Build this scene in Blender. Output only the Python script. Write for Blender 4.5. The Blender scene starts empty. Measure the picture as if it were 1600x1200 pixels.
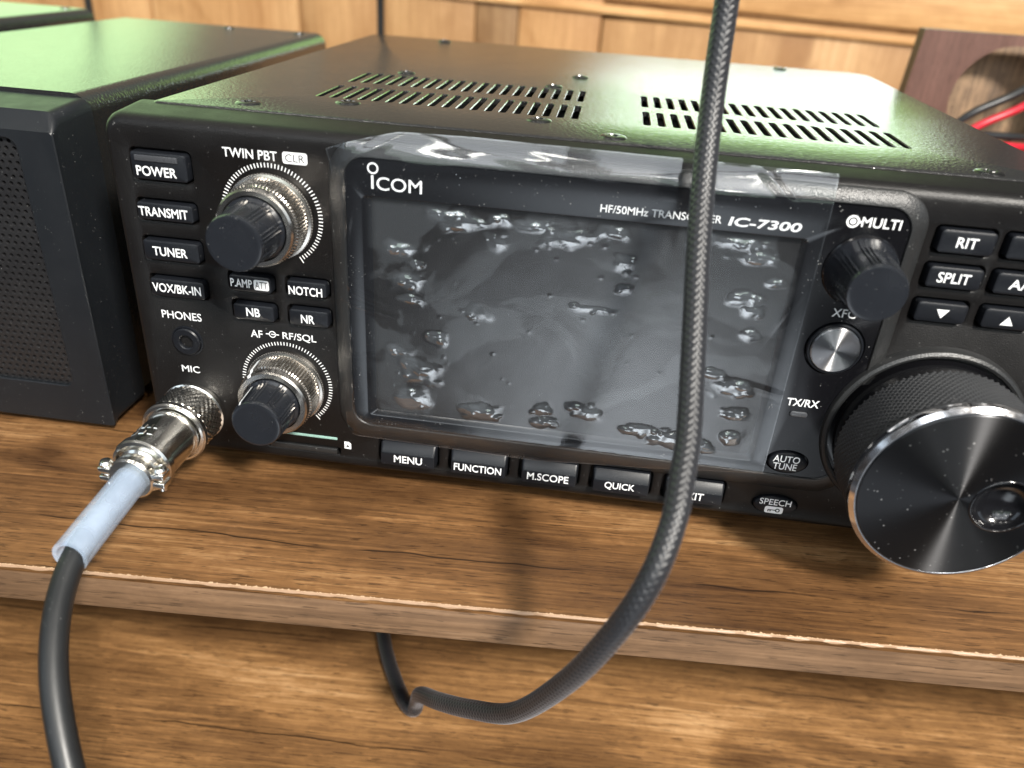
import bpy, bmesh, math, random
from mathutils import Vector, Matrix, noise
random.seed(7)
MM = 0.001
SC = bpy.context.scene
COL = SC.collection

# ------------------------------------------------------------------ camera
cam_d = bpy.data.cameras.new("camera")
cam = bpy.data.objects.new("camera", cam_d)
COL.objects.link(cam)
RW = ((0.98991945, 0.12714913, 0.06239054),
      (0.11594708, -0.47455267, -0.87255718),
      (-0.08133729, 0.87099533, -0.48451149))
rot = Matrix((RW[0], [-v for v in RW[1]], [-v for v in RW[2]])).transposed()
cam.matrix_world = Matrix.Translation((0, -0.175, 0.137375)) @ rot.to_4x4()
cam_d.sensor_width = 36
cam_d.lens = 1222.68 / 1600 * 36
cam_d.clip_start = 0.005
cam_d.clip_end = 50
cam_d.dof.use_dof = True
cam_d.dof.focus_distance = 0.203
cam_d.dof.aperture_fstop = 11.5
SC.camera = cam
SC.render.resolution_x = 1024
SC.render.resolution_y = 768
SC.render.engine = 'CYCLES'
SC.cycles.use_denoising = True
SC.cycles.max_bounces = 8
SC.cycles.transparent_max_bounces = 12
SC.cycles.sample_clamp_indirect = 6
SC.cycles.caustics_reflective = False
SC.cycles.caustics_refractive = False
SC.view_settings.view_transform = 'Standard'
SC.view_settings.look = 'None'
SC.view_settings.gamma = 1
SC.view_settings.exposure = 0.0


# ------------------------------------------------------------------ node helpers
class NT:
    def __init__(s, tree):
        s.t = tree
        s.n = tree.nodes
        s.l = tree.links

    def put(s, sock, v):
        if isinstance(v, bpy.types.NodeSocket):
            s.l.new(v, sock)
        elif isinstance(v, (tuple, list)) and len(v) == 3 and sock.type == 'RGBA':
            sock.default_value = (*v, 1)
        else:
            sock.default_value = v

    def m(s, op, a, b=0.0, c=0.0):
        n = s.n.new('ShaderNodeMath')
        n.operation = op
        for i, v in enumerate((a, b, c)):
            s.put(n.inputs[i], v)
        return n.outputs[0]

    def sm(s, v, a, b, lo=0.0, hi=1.0, kind='SMOOTHSTEP'):
        n = s.n.new('ShaderNodeMapRange')
        n.interpolation_type = kind
        s.put(n.inputs['Value'], v)
        for k, q in (('From Min', a), ('From Max', b), ('To Min', lo), ('To Max', hi)):
            s.put(n.inputs[k], q)
        return n.outputs['Result']

    def mix(s, f, a, b, blend='MIX'):
        n = s.n.new('ShaderNodeMix')
        n.data_type = 'RGBA'
        n.blend_type = blend
        s.put(n.inputs[0], f)
        s.put(n.inputs[6], a)
        s.put(n.inputs[7], b)
        return n.outputs[2]

    def ramp(s, f, stops):
        n = s.n.new('ShaderNodeValToRGB')
        e = n.color_ramp.elements
        while len(e) > 1:
            e.remove(e[-1])
        e[0].position = stops[0][0]
        e[0].color = (*stops[0][1], 1)
        for p, c in stops[1:]:
            q = e.new(p)
            q.color = (*c, 1)
        s.put(n.inputs[0], f)
        return n.outputs[0]

    def coord(s, scale=(1, 1, 1), off=(0, 0, 0), kind='Object'):
        tc = s.n.new('ShaderNodeTexCoord')
        mp = s.n.new('ShaderNodeMapping')
        mp.inputs['Scale'].default_value = scale
        mp.inputs['Location'].default_value = off
        s.l.new(tc.outputs[kind], mp.inputs['Vector'])
        return mp.outputs[0]

    def noise(s, vec, scale=1.0, detail=2.0, rough=0.5, dist=0.0):
        n = s.n.new('ShaderNodeTexNoise')
        s.put(n.inputs['Vector'], vec)
        n.inputs['Scale'].default_value = scale
        n.inputs['Detail'].default_value = detail
        n.inputs['Roughness'].default_value = rough
        n.inputs['Distortion'].default_value = dist
        return n.outputs[0]

    def voro(s, vec, scale=1.0):
        n = s.n.new('ShaderNodeTexVoronoi')
        s.put(n.inputs['Vector'], vec)
        n.inputs['Scale'].default_value = scale
        return n.outputs[0]

    def bump(s, h, strength=0.3, dist=0.001):
        n = s.n.new('ShaderNodeBump')
        n.inputs['Strength'].default_value = strength
        n.inputs['Distance'].default_value = dist
        s.put(n.inputs['Height'], h)
        return n.outputs[0]


def new_mat(name):
    m = bpy.data.materials.new(name)
    m.use_nodes = True
    nt = NT(m.node_tree)
    b = m.node_tree.nodes['Principled BSDF']
    return m, nt, b


def P(b, nt, **kw):
    for k, v in kw.items():
        nt.put(b.inputs[k.replace('_', ' ')], v)


# ------------------------------------------------------------------ world: the room and the views through its windows
w = bpy.data.worlds.new("World")
SC.world = w
w.use_nodes = True
wt = NT(w.node_tree)
bg = w.node_tree.nodes['Background']
tc = wt.n.new('ShaderNodeTexCoord')
sep = wt.n.new('ShaderNodeSeparateXYZ')
wt.l.new(tc.outputs['Generated'], sep.inputs[0])
wx, wy, wz = sep.outputs
DEG = 180 / math.pi
EL = wt.m('MULTIPLY', wt.m('ARCSINE', wz), DEG)
AZ = wt.m('MULTIPLY', wt.m('ARCTAN2', wx, wy), DEG)                       # 0 = behind the radio
AF = wt.m('MULTIPLY', wt.m('ARCTAN2', wx, wt.m('MULTIPLY', wy, -1.0)), DEG)  # 0 = behind the viewer


def box(a, a0, a1, e0, e1, s=1.5):
    f = wt.m('MULTIPLY', wt.sm(a, a0 - s, a0 + s), wt.sm(a, a1 - s, a1 + s, 1, 0))
    g = wt.m('MULTIPLY', wt.sm(EL, e0 - s, e0 + s), wt.sm(EL, e1 - s, e1 + s, 1, 0))
    return wt.m('MULTIPLY', f, g)


def scl(c, k):
    return tuple(v * k for v in c)


nz = wt.noise(tc.outputs['Generated'], 9.0, 4.0, 0.6)
nz2 = wt.noise(tc.outputs['Generated'], 16.0, 4.0, 0.6)
leaf = wt.sm(nz2, 0.35, 0.68)
green = wt.mix(leaf, (0.95, 1.55, 0.50), (2.0, 3.2, 1.15))
out_back = wt.mix(wt.sm(EL, 5.2, 6.5), (9.0, 10.0, 11.0), green)           # bright ground, then foliage
out_back = wt.mix(wt.sm(EL, 17, 26), out_back, (0.35, 0.42, 0.36))
room = wt.mix(wt.sm(EL, -20, 50), (0.045, 0.047, 0.052), (0.16, 0.155, 0.15))
vf = wt.m('ADD', box(AZ, -0.5, 21, -10, 45, 3.5), box(AZ, -75, -29, -10, 45, 3.0))
out_back = wt.mix(wt.m('MULTIPLY', wt.sm(AZ, -20, -25), 1.0), out_back, (1.6, 2.4, 1.2))
colr = wt.mix(vf, wt.mix(wt.sm(AZ, 24, 30), wt.mix(box(AZ, -60, 24, -10, 45, 2), room, (0.40, 0.33, 0.24)), room), out_back)
colr = wt.mix(box(AF, -58, 52, -7, 12, 2.5), colr, (0.10, 0.11, 0.125))
# tall window behind the viewer, with glazing bars and trees low down
bars = wt.sm(wt.m('PINGPONG', wt.m('ADD', AF, 3.0), 11.0), 0.5, 1.3)
hbar = wt.sm(wt.m('ABSOLUTE', wt.m('SUBTRACT', EL, 27.0)), 0.5, 1.3)
glass = wt.mix(wt.sm(wt.m('ADD', EL, wt.m('MULTIPLY', nz, 26.0)), 27, 33), scl((0.50, 0.62, 0.55), 2.2), scl((0.88, 0.94, 1.0), 4.6))
win = wt.m('MULTIPLY', box(AF, -26, 24, 8, 42, 0.8), wt.m('MULTIPLY', bars, hbar))
colr = wt.mix(win, colr, glass)
for ga, ge, gr, gk in ((-14, 24, 1.3, 34), (-5, 33, 1.0, 30), (9, 20, 1.0, 26), (16, 36, 1.4, 34), (-27, 17, 1.1, 24), (31, 27, 1.2, 22), (3, 8, 0.8, 12)):  # small bright patches added for glints on the film and metal
    colr = wt.mix(box(AF, ga - gr * 1.6, ga + gr * 1.6, ge - gr, ge + gr, 0.5), colr, (gk, gk * 0.98, gk * 0.93))
colr = wt.mix(box(AF, -62, -44, 5, 40, 1.0), colr, (1.3, 1.55, 1.8))
colr = wt.mix(box(AF, 62, 84, 5, 45, 1.0), colr, (1.0, 1.15, 1.3))
colr = wt.mix(wt.sm(EL, 46, 54), colr, (0.40, 0.40, 0.39))                  # white ceiling; the small lamp spots are added for glints in the film
for ga, ge in ((-40, 58), (-8, 62), (28, 57), (70, 66), (-95, 64), (170, 70)):
    colr = wt.mix(box(AF, ga - 4, ga + 4, ge - 2, ge + 2, 0.6), colr, (26, 25, 23))
# pale floor in front of the desk, its bright patch shaped for the screen's glow
nz3 = wt.noise(tc.outputs['Generated'], 2.6, 2.0, 0.5)
floor_ = wt.mix(wt.sm(nz3, 0.40, 0.56), (0.16, 0.18, 0.21), (3.0, 3.25, 3.5))
colr = wt.mix(wt.m('MULTIPLY', wt.sm(EL, -19, -26), wt.sm(wt.m('ABSOLUTE', wt.m('SUBTRACT', AF, 4.0)), 1, 20, 1, 0.04)), colr, floor_)
wt.l.new(colr, bg.inputs['Color'])
bg.inputs['Strength'].default_value = 1.0


# ------------------------------------------------------------------ key light: sunlit skylight, front right
def area(name, loc, target, size, watt, color):
    d = bpy.data.lights.new(name, 'AREA')
    d.shape = 'RECTANGLE'
    d.size, d.size_y = size
    d.energy = watt
    d.color = color
    o = bpy.data.objects.new(name, d)
    COL.objects.link(o)
    o.location = loc
    o.rotation_euler = (Vector(target) - Vector(loc)).to_track_quat('-Z', 'Y').to_euler()
    return o


KAZ, KEL, KD = math.radians(36), math.radians(43.3), 1.6
area("key_light", (KD * math.sin(KAZ) * math.cos(KEL), -KD * math.cos(KAZ) * math.cos(KEL), KD * math.sin(KEL)),
     (0, 0, 0.03), (0.20, 0.20), 60, (1.0, 0.95, 0.87))


# ------------------------------------------------------------------ materials
def dusty(name, base, rough, dust=0.25, grain=0.0, gscale=2600, spec=0.5, metallic=0.0, dscale=1500, coat=0.0, smear=0.0):
    m, nt, b = new_mat(name)
    c = nt.coord()
    col = base
    v = nt.voro(c, dscale)
    sel = nt.noise(c, dscale * 0.31, 3.0, 0.7)
    speck = nt.m('MULTIPLY', nt.sm(v, 0.12, 0.24, 1, 0), nt.sm(sel, 0.57, 0.70))
    film = nt.m('MULTIPLY', nt.sm(nt.noise(c, 60, 5, 0.65), 0.42, 0.75), smear)
    colm = nt.mix(film, col, (0.22, 0.22, 0.22))
    colm = nt.mix(nt.m('MULTIPLY', speck, dust), colm, (0.62, 0.62, 0.60))
    P(b, nt, Base_Color=colm, Metallic=metallic, Specular_IOR_Level=spec)
    r = nt.m('ADD', nt.sm(nt.noise(c, 90, 4, 0.6), 0.3, 0.7, rough - (0.04 if rough > 0.2 else 0.006), rough + (0.06 if rough > 0.2 else 0.01)), nt.m('MULTIPLY', speck, 0.2))
    P(b, nt, Roughness=r)
    if coat:
        P(b, nt, Coat_Weight=coat, Coat_Roughness=0.08)
    if grain:
        h = nt.noise(c, gscale, 2.0, 0.55)
        P(b, nt, Normal=nt.bump(h, grain, 0.0004))
    return m


def plain(name, base, rough, metallic=0.0, spec=0.5, **kw):
    m, nt, b = new_mat(name)
    P(b, nt, Base_Color=base, Metallic=metallic, Specular_IOR_Level=spec)
    c = nt.coord()
    P(b, nt, Roughness=nt.sm(nt.noise(c, 300, 3, 0.6), 0.3, 0.7, max(0.02, rough - 0.05), rough + 0.05))
    for k, v in kw.items():
        P(b, nt, **{k: v})
    return m


def wood(name, dark, mid, light, seed=0.0, scale=1.0, rough=0.42, knots=0.5, crack=True, axis=0, pore=0.62, spec=0.4):
    m, nt, b = new_mat(name)

    def sc3(a, bb):
        v = [bb * scale] * 3
        v[axis] = a * scale
        return tuple(v)
    c_f = nt.coord(sc3(26, 760), (seed, seed * 1.7, 0))
    c_b = nt.coord(sc3(6, 30), (seed * 2.1, seed, 0))
    c_k = nt.coord(sc3(13, 26), (seed * 0.7 + 3.1, seed * 1.3, 1.0))
    c_p = nt.coord(sc3(130, 1750), (seed, 0, 0))
    fine = nt.noise(c_f, 1, 7, 0.68, 0.5)
    chat = nt.noise(nt.coord(sc3(150, 210), (seed, 3, 1)), 1, 3, 0.6, 1.2)
    band = nt.noise(c_b, 1, 4, 0.6, 0.5)
    t = nt.m('ADD', nt.m('ADD', nt.m('MULTIPLY', fine, 0.46), nt.m('SUBTRACT', nt.m('MULTIPLY', band, 0.66), 0.075)), nt.m('MULTIPLY', nt.m('SUBTRACT', chat, 0.5), 0.13))
    kn = nt.sm(nt.noise(c_k, 1, 3, 0.55, 0.6), 0.56, 0.74)
    st = nt.noise(nt.coord(sc3(34, 1300), (seed * 3.0, 1, 2)), 1, 4, 0.7, 0.3)
    t = nt.m('ADD', t, nt.m('MULTIPLY', nt.m('SUBTRACT', st, 0.5), 0.20))
    t = nt.m('SUBTRACT', t, nt.m('MULTIPLY', kn, 0.26 * knots))
    col = nt.ramp(t, [(0.30, dark), (0.47, scl(tuple((a + q) / 2 for a, q in zip(dark, mid)), 1.0)), (0.56, mid), (0.70, light)])
    po = nt.noise(c_p, 1, 2, 0.6)
    pom = nt.m('MULTIPLY', nt.sm(po, 0.585, 0.64), nt.m('ADD', pore, nt.m('MULTIPLY', kn, 0.3)))
    col = nt.mix(pom, col, scl(dark, 0.55))
    if crack:
        tcn = nt.n.new('ShaderNodeTexCoord')
        sp = nt.n.new('ShaderNodeSeparateXYZ')
        nt.l.new(tcn.outputs['Object'], sp.inputs[0])
        wob = nt.noise(nt.coord((7, 3, 3), (seed, 2, 0)), 1, 5, 0.55)
        yy = nt.m('ADD', nt.m('ADD', sp.outputs[1], nt.m('MULTIPLY', wob, 0.018)), nt.m('MULTIPLY', sp.outputs[0], 0.012))
        pp = nt.m('PINGPONG', nt.m('ADD', yy, seed * 0.01 + 0.004), 0.021)
        ln = nt.m('MULTIPLY', nt.sm(pp, 0.00010, 0.00045, 1, 0), nt.sm(nt.noise(nt.coord((16, 40, 40), (0, seed, 5)), 1, 3, 0.6), 0.42, 0.52))
        col = nt.mix(nt.m('MULTIPLY', ln, 0.85), col, scl(dark, 0.28))
    P(b, nt, Base_Color=col, Specular_IOR_Level=spec)
    P(b, nt, Roughness=nt.sm(fine, 0.3, 0.7, rough + 0.08, rough - 0.06))
    hh = nt.m('SUBTRACT', nt.m('MULTIPLY', fine, 0.4), pom)
    P(b, nt, Normal=nt.bump(hh, 0.22, 0.0003))
    return m


M = {}
M['panel'] = dusty('textured black plastic', (0.0055, 0.005, 0.005), 0.38, 0.35, 0.22, 3200, 0.28)
M['plate'] = dusty('gloss black plastic', (0.004, 0.004, 0.005), 0.16, 0.5, 0.0, spec=0.5)
M['rim'] = dusty('satin charcoal plastic', (0.016, 0.0165, 0.017), 0.34, 0.5, 0.3, 2600, 0.5)
M['hollow'] = plain('recess black', (0.006, 0.006, 0.006), 0.6)
M['cap'] = dusty('button black plastic', (0.007, 0.008, 0.0105), 0.36, 0.3, 0.06, 3000, 0.28)
M['cover'] = dusty('grained black paint', (0.013, 0.013, 0.013), 0.17, 0.0, 0.36, 1150, 1.0)
M['spk'] = dusty('blue black plastic', (0.008, 0.0095, 0.0118), 0.42, 0.3, 0.05, 3000, 0.35)
M['grille'] = dusty('black grille paint', (0.012, 0.012, 0.013), 0.36, 0.3, 0.1, 3000, 0.5)
M['knob'] = dusty('knob plastic', (0.011, 0.0125, 0.016), 0.24, 0.3, 0.0, spec=0.5)
M['rubber'] = dusty('dial rubber', (0.022, 0.023, 0.025), 0.52, 0.4, 0.05, 3000, 0.45)
M['dark_gloss'] = plain('dial gloss black', (0.005, 0.005, 0.006), 0.12)
M['white'] = plain('white print', (0.78, 0.79, 0.80), 0.5)
M['greyprint'] = plain('grey print', (0.5, 0.51, 0.52), 0.5)
M['black_print'] = plain('black print', (0.01, 0.01, 0.01), 0.5)
M['brass'] = dusty('warm nickel', (0.52, 0.49, 0.45), 0.22, 0.1, 0.0, 3000, 0.5, 1.0)
M['nickel'] = dusty('bright nickel', (0.80, 0.775, 0.72), 0.19, 0.1, 0.05, 1500, 0.5, 1.0, smear=0.12)
M['silver'] = plain('polished silver', (0.88, 0.87, 0.88), 0.12, 1.0)
M['screw'] = plain('black screw', (0.10, 0.10, 0.10), 0.28, 1.0)
M['cord'] = dusty('black pvc', (0.012, 0.013, 0.014), 0.38, 0.25, 0.05, 2000)
M['led'] = plain('unlit lamp lens', (0.045, 0.047, 0.052), 0.25)
M['card'] = plain('teal card edge', (0.26, 0.42, 0.37), 0.4)
M['screen'] = plain('screen glass', (0.022, 0.027, 0.032), 0.12)
M['red'] = plain('red insulation', (0.42, 0.012, 0.025), 0.35)
M['chip'] = plain('raw chipped edge', (0.42, 0.29, 0.18), 0.8)
M['edge'] = plain('pale edge band', (0.28, 0.175, 0.105), 0.45)
M['shelf'] = wood('walnut laminate', (0.040, 0.017, 0.006), (0.190, 0.094, 0.036), (0.395, 0.230, 0.105), 1.3, knots=0.9)
M['front'] = wood('walnut edge band', (0.085, 0.049, 0.027), (0.20, 0.119, 0.066), (0.30, 0.195, 0.118), 4.7, 1.0, 0.4, 0.1, False)
M['desk'] = wood('walnut desk laminate', (0.055, 0.024, 0.008), (0.26, 0.134, 0.051), (0.49, 0.295, 0.140), 8.2, knots=0.7)
M['panelwood'] = wood('dark walnut board', (0.085, 0.042, 0.032), (0.13, 0.067, 0.052), (0.17, 0.09, 0.07), 2.2, 1.0, 0.45, 0.1, False, 2)
M['hole_edge'] = wood('striped cut edge', (0.03, 0.02, 0.016), (0.26, 0.165, 0.095), (0.46, 0.31, 0.18), 3.9, 1.0, 0.5, 0.4, False, 2)
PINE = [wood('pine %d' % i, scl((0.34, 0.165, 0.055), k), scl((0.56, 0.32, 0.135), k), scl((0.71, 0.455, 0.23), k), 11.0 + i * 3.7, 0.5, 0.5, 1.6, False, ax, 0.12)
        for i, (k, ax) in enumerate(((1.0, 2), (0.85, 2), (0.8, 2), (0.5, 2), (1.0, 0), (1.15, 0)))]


def brushed(name, base, rough):
    m, nt, b = new_mat(name)
    t = nt.n.new('ShaderNodeTangent')
    t.direction_type = 'RADIAL'
    t.axis = 'Y'
    c = nt.coord()
    sp = nt.n.new('ShaderNodeSeparateXYZ')
    tcn = nt.n.new('ShaderNodeTexCoord')
    nt.l.new(tcn.outputs['Object'], sp.inputs[0])
    rr_ = nt.m('SQRT', nt.m('ADD', nt.m('POWER', sp.outputs[0], 2.0), nt.m('POWER', sp.outputs[2], 2.0)))
    comb = nt.n.new('ShaderNodeCombineXYZ')
    nt.l.new(rr_, comb.inputs[0])
    n1 = nt.noise(comb.outputs[0], 5200, 2.0, 0.6)
    v = nt.voro(c, 700)
    dust = nt.m('MULTIPLY', nt.sm(v, 0.08, 0.22, 1, 0), nt.sm(nt.noise(c, 150, 4, 0.7), 0.48, 0.64))
    P(b, nt, Base_Color=nt.mix(nt.m('MULTIPLY', dust, 0.4), base, (0.6, 0.6, 0.6)), Metallic=nt.m('SUBTRACT', 1.0, nt.m('MULTIPLY', dust, 0.5)),
      Anisotropic=1.0, Anisotropic_Rotation=0.25, Tangent=t.outputs[0], Roughness=nt.sm(n1, 0.3, 0.7, rough - 0.03, rough + 0.03))
    return m


M['brushed_dark'] = brushed('brushed black disc', (0.05, 0.0505, 0.053), 0.36)
M['brushed_mid'] = brushed('brushed steel disc', (0.36, 0.36, 0.37), 0.38)


def make_film():
    m, nt, b = new_mat('clear film')
    n = m.node_tree.nodes
    out = n['Material Output']
    n.remove(b)
    c = nt.coord()
    tr = n.new('ShaderNodeBsdfTransparent')
    tr.inputs[0].default_value = (0.95, 0.96, 0.97, 1)
    gl = n.new('ShaderNodeBsdfGlossy')
    gl.inputs['Roughness'].default_value = 0.10
    gl.inputs['Color'].default_value = (1, 1, 1, 1)
    air = n.new('ShaderNodeAttribute')
    air.attribute_name = 'air'
    air = air.outputs['Fac']
    df = n.new('ShaderNodeBsdfDiffuse')
    df.inputs['Color'].default_value = (0.70, 0.80, 0.90, 1)
    h = nt.noise(c, 55, 4, 0.6, 0.5)
    bp = nt.bump(h, 0.05, 0.0012)
    nt.l.new(bp, gl.inputs['Normal'])
    lw = n.new('ShaderNodeLayerWeight')
    nt.l.new(bp, lw.inputs['Normal'])
    schlick = nt.m('ADD', 0.045, nt.m('MULTIPLY', nt.m('POWER', lw.outputs['Facing'], 5.0), 0.955))
    s1 = n.new('ShaderNodeMixShader')
    tcf = n.new('ShaderNodeTexCoord')
    spf = n.new('ShaderNodeSeparateXYZ')
    nt.l.new(tcf.outputs['Object'], spf.inputs[0])
    wn = nt.m('MULTIPLY', nt.m('MULTIPLY', nt.sm(spf.outputs[0], -0.0535, -0.0500), nt.sm(spf.outputs[0], 0.0445, 0.0475, 1, 0)),
              nt.m('MULTIPLY', nt.sm(spf.outputs[2], 0.0270, 0.0300), nt.sm(spf.outputs[2], 0.0840, 0.0865, 1, 0)))
    layers = nt.m('ADD', nt.m('ADD', 1.3, nt.m('MULTIPLY', wn, 0.7)), nt.m('MULTIPLY', air, 2.8))
    nt.put(gl.inputs['Roughness'], nt.m('ADD', 0.07, nt.m('MULTIPLY', nt.m('MULTIPLY', wn, 0.15), nt.m('SUBTRACT', 1.0, air))))
    nt.put(s1.inputs[0], nt.m('MINIMUM', nt.m('MULTIPLY', schlick, layers), 0.85))
    nt.l.new(tr.outputs[0], s1.inputs[1])
    nt.l.new(gl.outputs[0], s1.inputs[2])
    s2 = n.new('ShaderNodeMixShader')
    v = nt.voro(c, 1100)
    speck = nt.m('MULTIPLY', nt.sm(v, 0.08, 0.16, 1, 0), nt.sm(nt.noise(c, 160, 3, 0.7), 0.58, 0.70))
    haze = nt.m('ADD', 0.004, nt.m('MULTIPLY', wn, nt.m('ADD', nt.sm(nt.noise(c, 34, 3, 0.5, 1.4), 0.485, 0.53, 0.0, 0.022), nt.sm(nt.noise(c, 12, 3, 0.5, 0.8), 0.40, 0.62, 0.0, 0.012))))
    nt.put(s2.inputs[0], nt.m('ADD', nt.m('ADD', haze, nt.m('MULTIPLY', air, 0.035)), nt.m('MULTIPLY', speck, 0.25)))
    nt.l.new(s1.outputs[0], s2.inputs[1])
    nt.l.new(df.outputs[0], s2.inputs[2])
    nt.l.new(s2.outputs[0], out.inputs[0])
    return m


M['film'] = make_film()
m_, nt_, b_ = new_mat('frosted silicone')
P(b_, nt_, Base_Color=(0.62, 0.74, 0.90), Roughness=0.28)
tr_ = nt_.n.new('ShaderNodeBsdfTransparent')
tr_.inputs[0].default_value = (0.90, 0.94, 1.0, 1)
mx_ = nt_.n.new('ShaderNodeMixShader')
nt_.put(mx_.inputs[0], nt_.sm(nt_.noise(nt_.coord(), 120, 3, 0.6), 0.3, 0.7, 0.24, 0.34))
nt_.l.new(tr_.outputs[0], mx_.inputs[1])
nt_.l.new(b_.outputs[0], mx_.inputs[2])
nt_.l.new(mx_.outputs[0], nt_.n['Material Output'].inputs[0])
M['silicone'] = m_
m_, nt_, b_ = new_mat('braided fabric')
P(b_, nt_, Base_Color=(0.013, 0.0135, 0.016), Roughness=0.40, Sheen_Weight=0.3, Sheen_Roughness=0.35, Sheen_Tint=(0.8, 0.85, 0.95))
M['braid'] = m_

# ------------------------------------------------------------------ mesh helpers (all sizes in millimetres)
WPOS = {}


def wpos(o):
    return WPOS.get(o.name, Vector((0, 0, 0)))


def empty(name, loc, label, cat, group=None):
    o = bpy.data.objects.new(name, None)
    COL.objects.link(o)
    o.empty_display_size = 0.01
    o.location = Vector(loc) * MM
    WPOS[o.name] = Vector(loc)
    tag(o, label, cat, group)
    return o


def tag(o, label, cat, group=None, kind=None):
    if label:
        o['label'] = label
    if cat:
        o['category'] = cat
    if group:
        o['group'] = group
    if kind:
        o['kind'] = kind
    return o


def link_mesh(name, me, mats, parent=None, loc=(0, 0, 0)):
    o = bpy.data.objects.new(name, me)
    COL.objects.link(o)
    for m in (mats if isinstance(mats, (list, tuple)) else [mats]):
        me.materials.append(m)
    loc = Vector(loc)
    WPOS[o.name] = loc
    if parent is not None:
        o.parent = parent
        o.location = (loc - wpos(parent)) * MM
    else:
        o.location = loc * MM
    return o


def obj(name, bm, mats, parent=None, loc=(0, 0, 0), ang=35, recalc=True):
    if recalc:
        bmesh.ops.recalc_face_normals(bm, faces=bm.faces)
    bmesh.ops.scale(bm, vec=(MM, MM, MM), verts=bm.verts)
    lay = bm.faces.layers.int.get('flat')
    flats = [bool(lay and f[lay]) for f in bm.faces]
    me = bpy.data.meshes.new(name)
    bm.to_mesh(me)
    bm.free()
    me.polygons.foreach_set('use_smooth', [not q for q in flats])
    if 'flat' in me.attributes:
        me.attributes.remove(me.attributes['flat'])
    me.set_sharp_from_angle(angle=math.radians(ang))
    return link_mesh(name, me, mats, parent, loc)


def copy_tree(o, parent=None, loc=None):
    c = o.copy()
    COL.objects.link(c)
    if parent is not None:
        c.parent = parent
    WPOS[c.name] = Vector(loc) if loc is not None else wpos(o)
    if loc is not None:
        c.location = (Vector(loc) - (wpos(parent) if parent is not None else Vector((0, 0, 0)))) * MM
    for ch in list(o.children):
        d = copy_tree(ch, c)
    return c


def rr(x0, x1, z0, z1, r, n=6):
    pts = []
    if not isinstance(r, (list, tuple)):
        r = [r] * 4
    for (cx, cz, a, q) in ((x1, z1, 0, r[0]), (x0, z1, 90, r[1]), (x0, z0, 180, r[2]), (x1, z0, 270, r[3])):
        ox = cx - q if cx == x1 else cx + q
        oz = cz - q if cz == z1 else cz + q
        for i in range(n + 1):
            t = math.radians(a + 90 * i / n)
            pts.append((ox + q * math.cos(t), oz + q * math.sin(t)))
    return pts


def circ(cx, cz, r, n=40, rz=None):
    rz = rz or r
    return [(cx + r * math.cos(2 * math.pi * i / n), cz + rz * math.sin(2 * math.pi * i / n)) for i in range(n)]


def loop3(bm, pts, y, mapf=None):
    return [bm.verts.new(mapf(u, v, y) if mapf else (u, y, v)) for u, v in pts]


def bridge(bm, A, B, closed=True, mi=0):
    n = len(A)
    for i in range(n if closed else n - 1):
        j = (i + 1) % n
        f = bm.faces.new((A[i], A[j], B[j], B[i]))
        f.material_index = mi


def loft(bm, loops, cap_end=True, cap_start=False, mi=0):
    for a, b in zip(loops, loops[1:]):
        bridge(bm, a, b, True, mi)
    if cap_end:
        bm.faces.new(loops[-1]).material_index = mi
    if cap_start:
        bm.faces.new(list(reversed(loops[0]))).material_index = mi


def fill_holes(bm, outer, holes):
    """flat face between a vert loop and hole vert loops"""
    es = []
    for L in [outer] + holes:
        for a, b in zip(L, L[1:] + L[:1]):
            e = bm.edges.get((a, b)) or bm.edges.new((a, b))
            es.append(e)
    lay = bm.faces.layers.int.get('flat') or bm.faces.layers.int.new('flat')
    n0 = set(bm.faces)
    bmesh.ops.triangle_fill(bm, use_beauty=True, use_dissolve=False, edges=es)
    for f in bm.faces:
        if f not in n0:
            f[lay] = 1


def grow(pts, d):
    n = len(pts)
    out = []
    for i in range(n):
        p, a, b = Vector(pts[i]), Vector(pts[i - 1]), Vector(pts[(i + 1) % n])
        t = (b - a)
        if t.length < 1e-9:
            t = Vector((1, 0))
        t.normalize()
        out.append((p.x + t.y * d, p.y - t.x * d))
    return out


def lathe(bm, prof, n=64, mod=None, mi=0, cap=True, sx=0, sz=0):
    """profile (r, y); axis along Y; mod(i, k) radius offset"""
    loops = []
    for k, (r, y) in enumerate(prof):
        L = []
        for i in range(n):
            t = 2 * math.pi * i / n
            q = r + (mod(i, k) if mod else 0)
            L.append(bm.verts.new((sx + q * math.cos(t), y, sz + q * math.sin(t))))
        loops.append(L)
    loft(bm, loops, cap, False, mi)
    return loops


def boxm(bm, x0, x1, y0, y1, z0, z1, bev=0.0, mi=0):
    vs = [bm.verts.new((x, y, z)) for x in (x0, x1) for y in (y0, y1) for z in (z0, z1)]
    fs = []
    for q in ((0, 1, 3, 2), (4, 6, 7, 5), (0, 4, 5, 1), (2, 3, 7, 6), (0, 2, 6, 4), (1, 5, 7, 3)):
        f = bm.faces.new([vs[i] for i in q])
        f.material_index = mi
        fs.append(f)
    if bev:
        es = {e for f in fs for e in f.edges}
        bmesh.ops.bevel(bm, geom=list(es), offset=bev, segments=3, affect='EDGES', profile=0.5)


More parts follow.
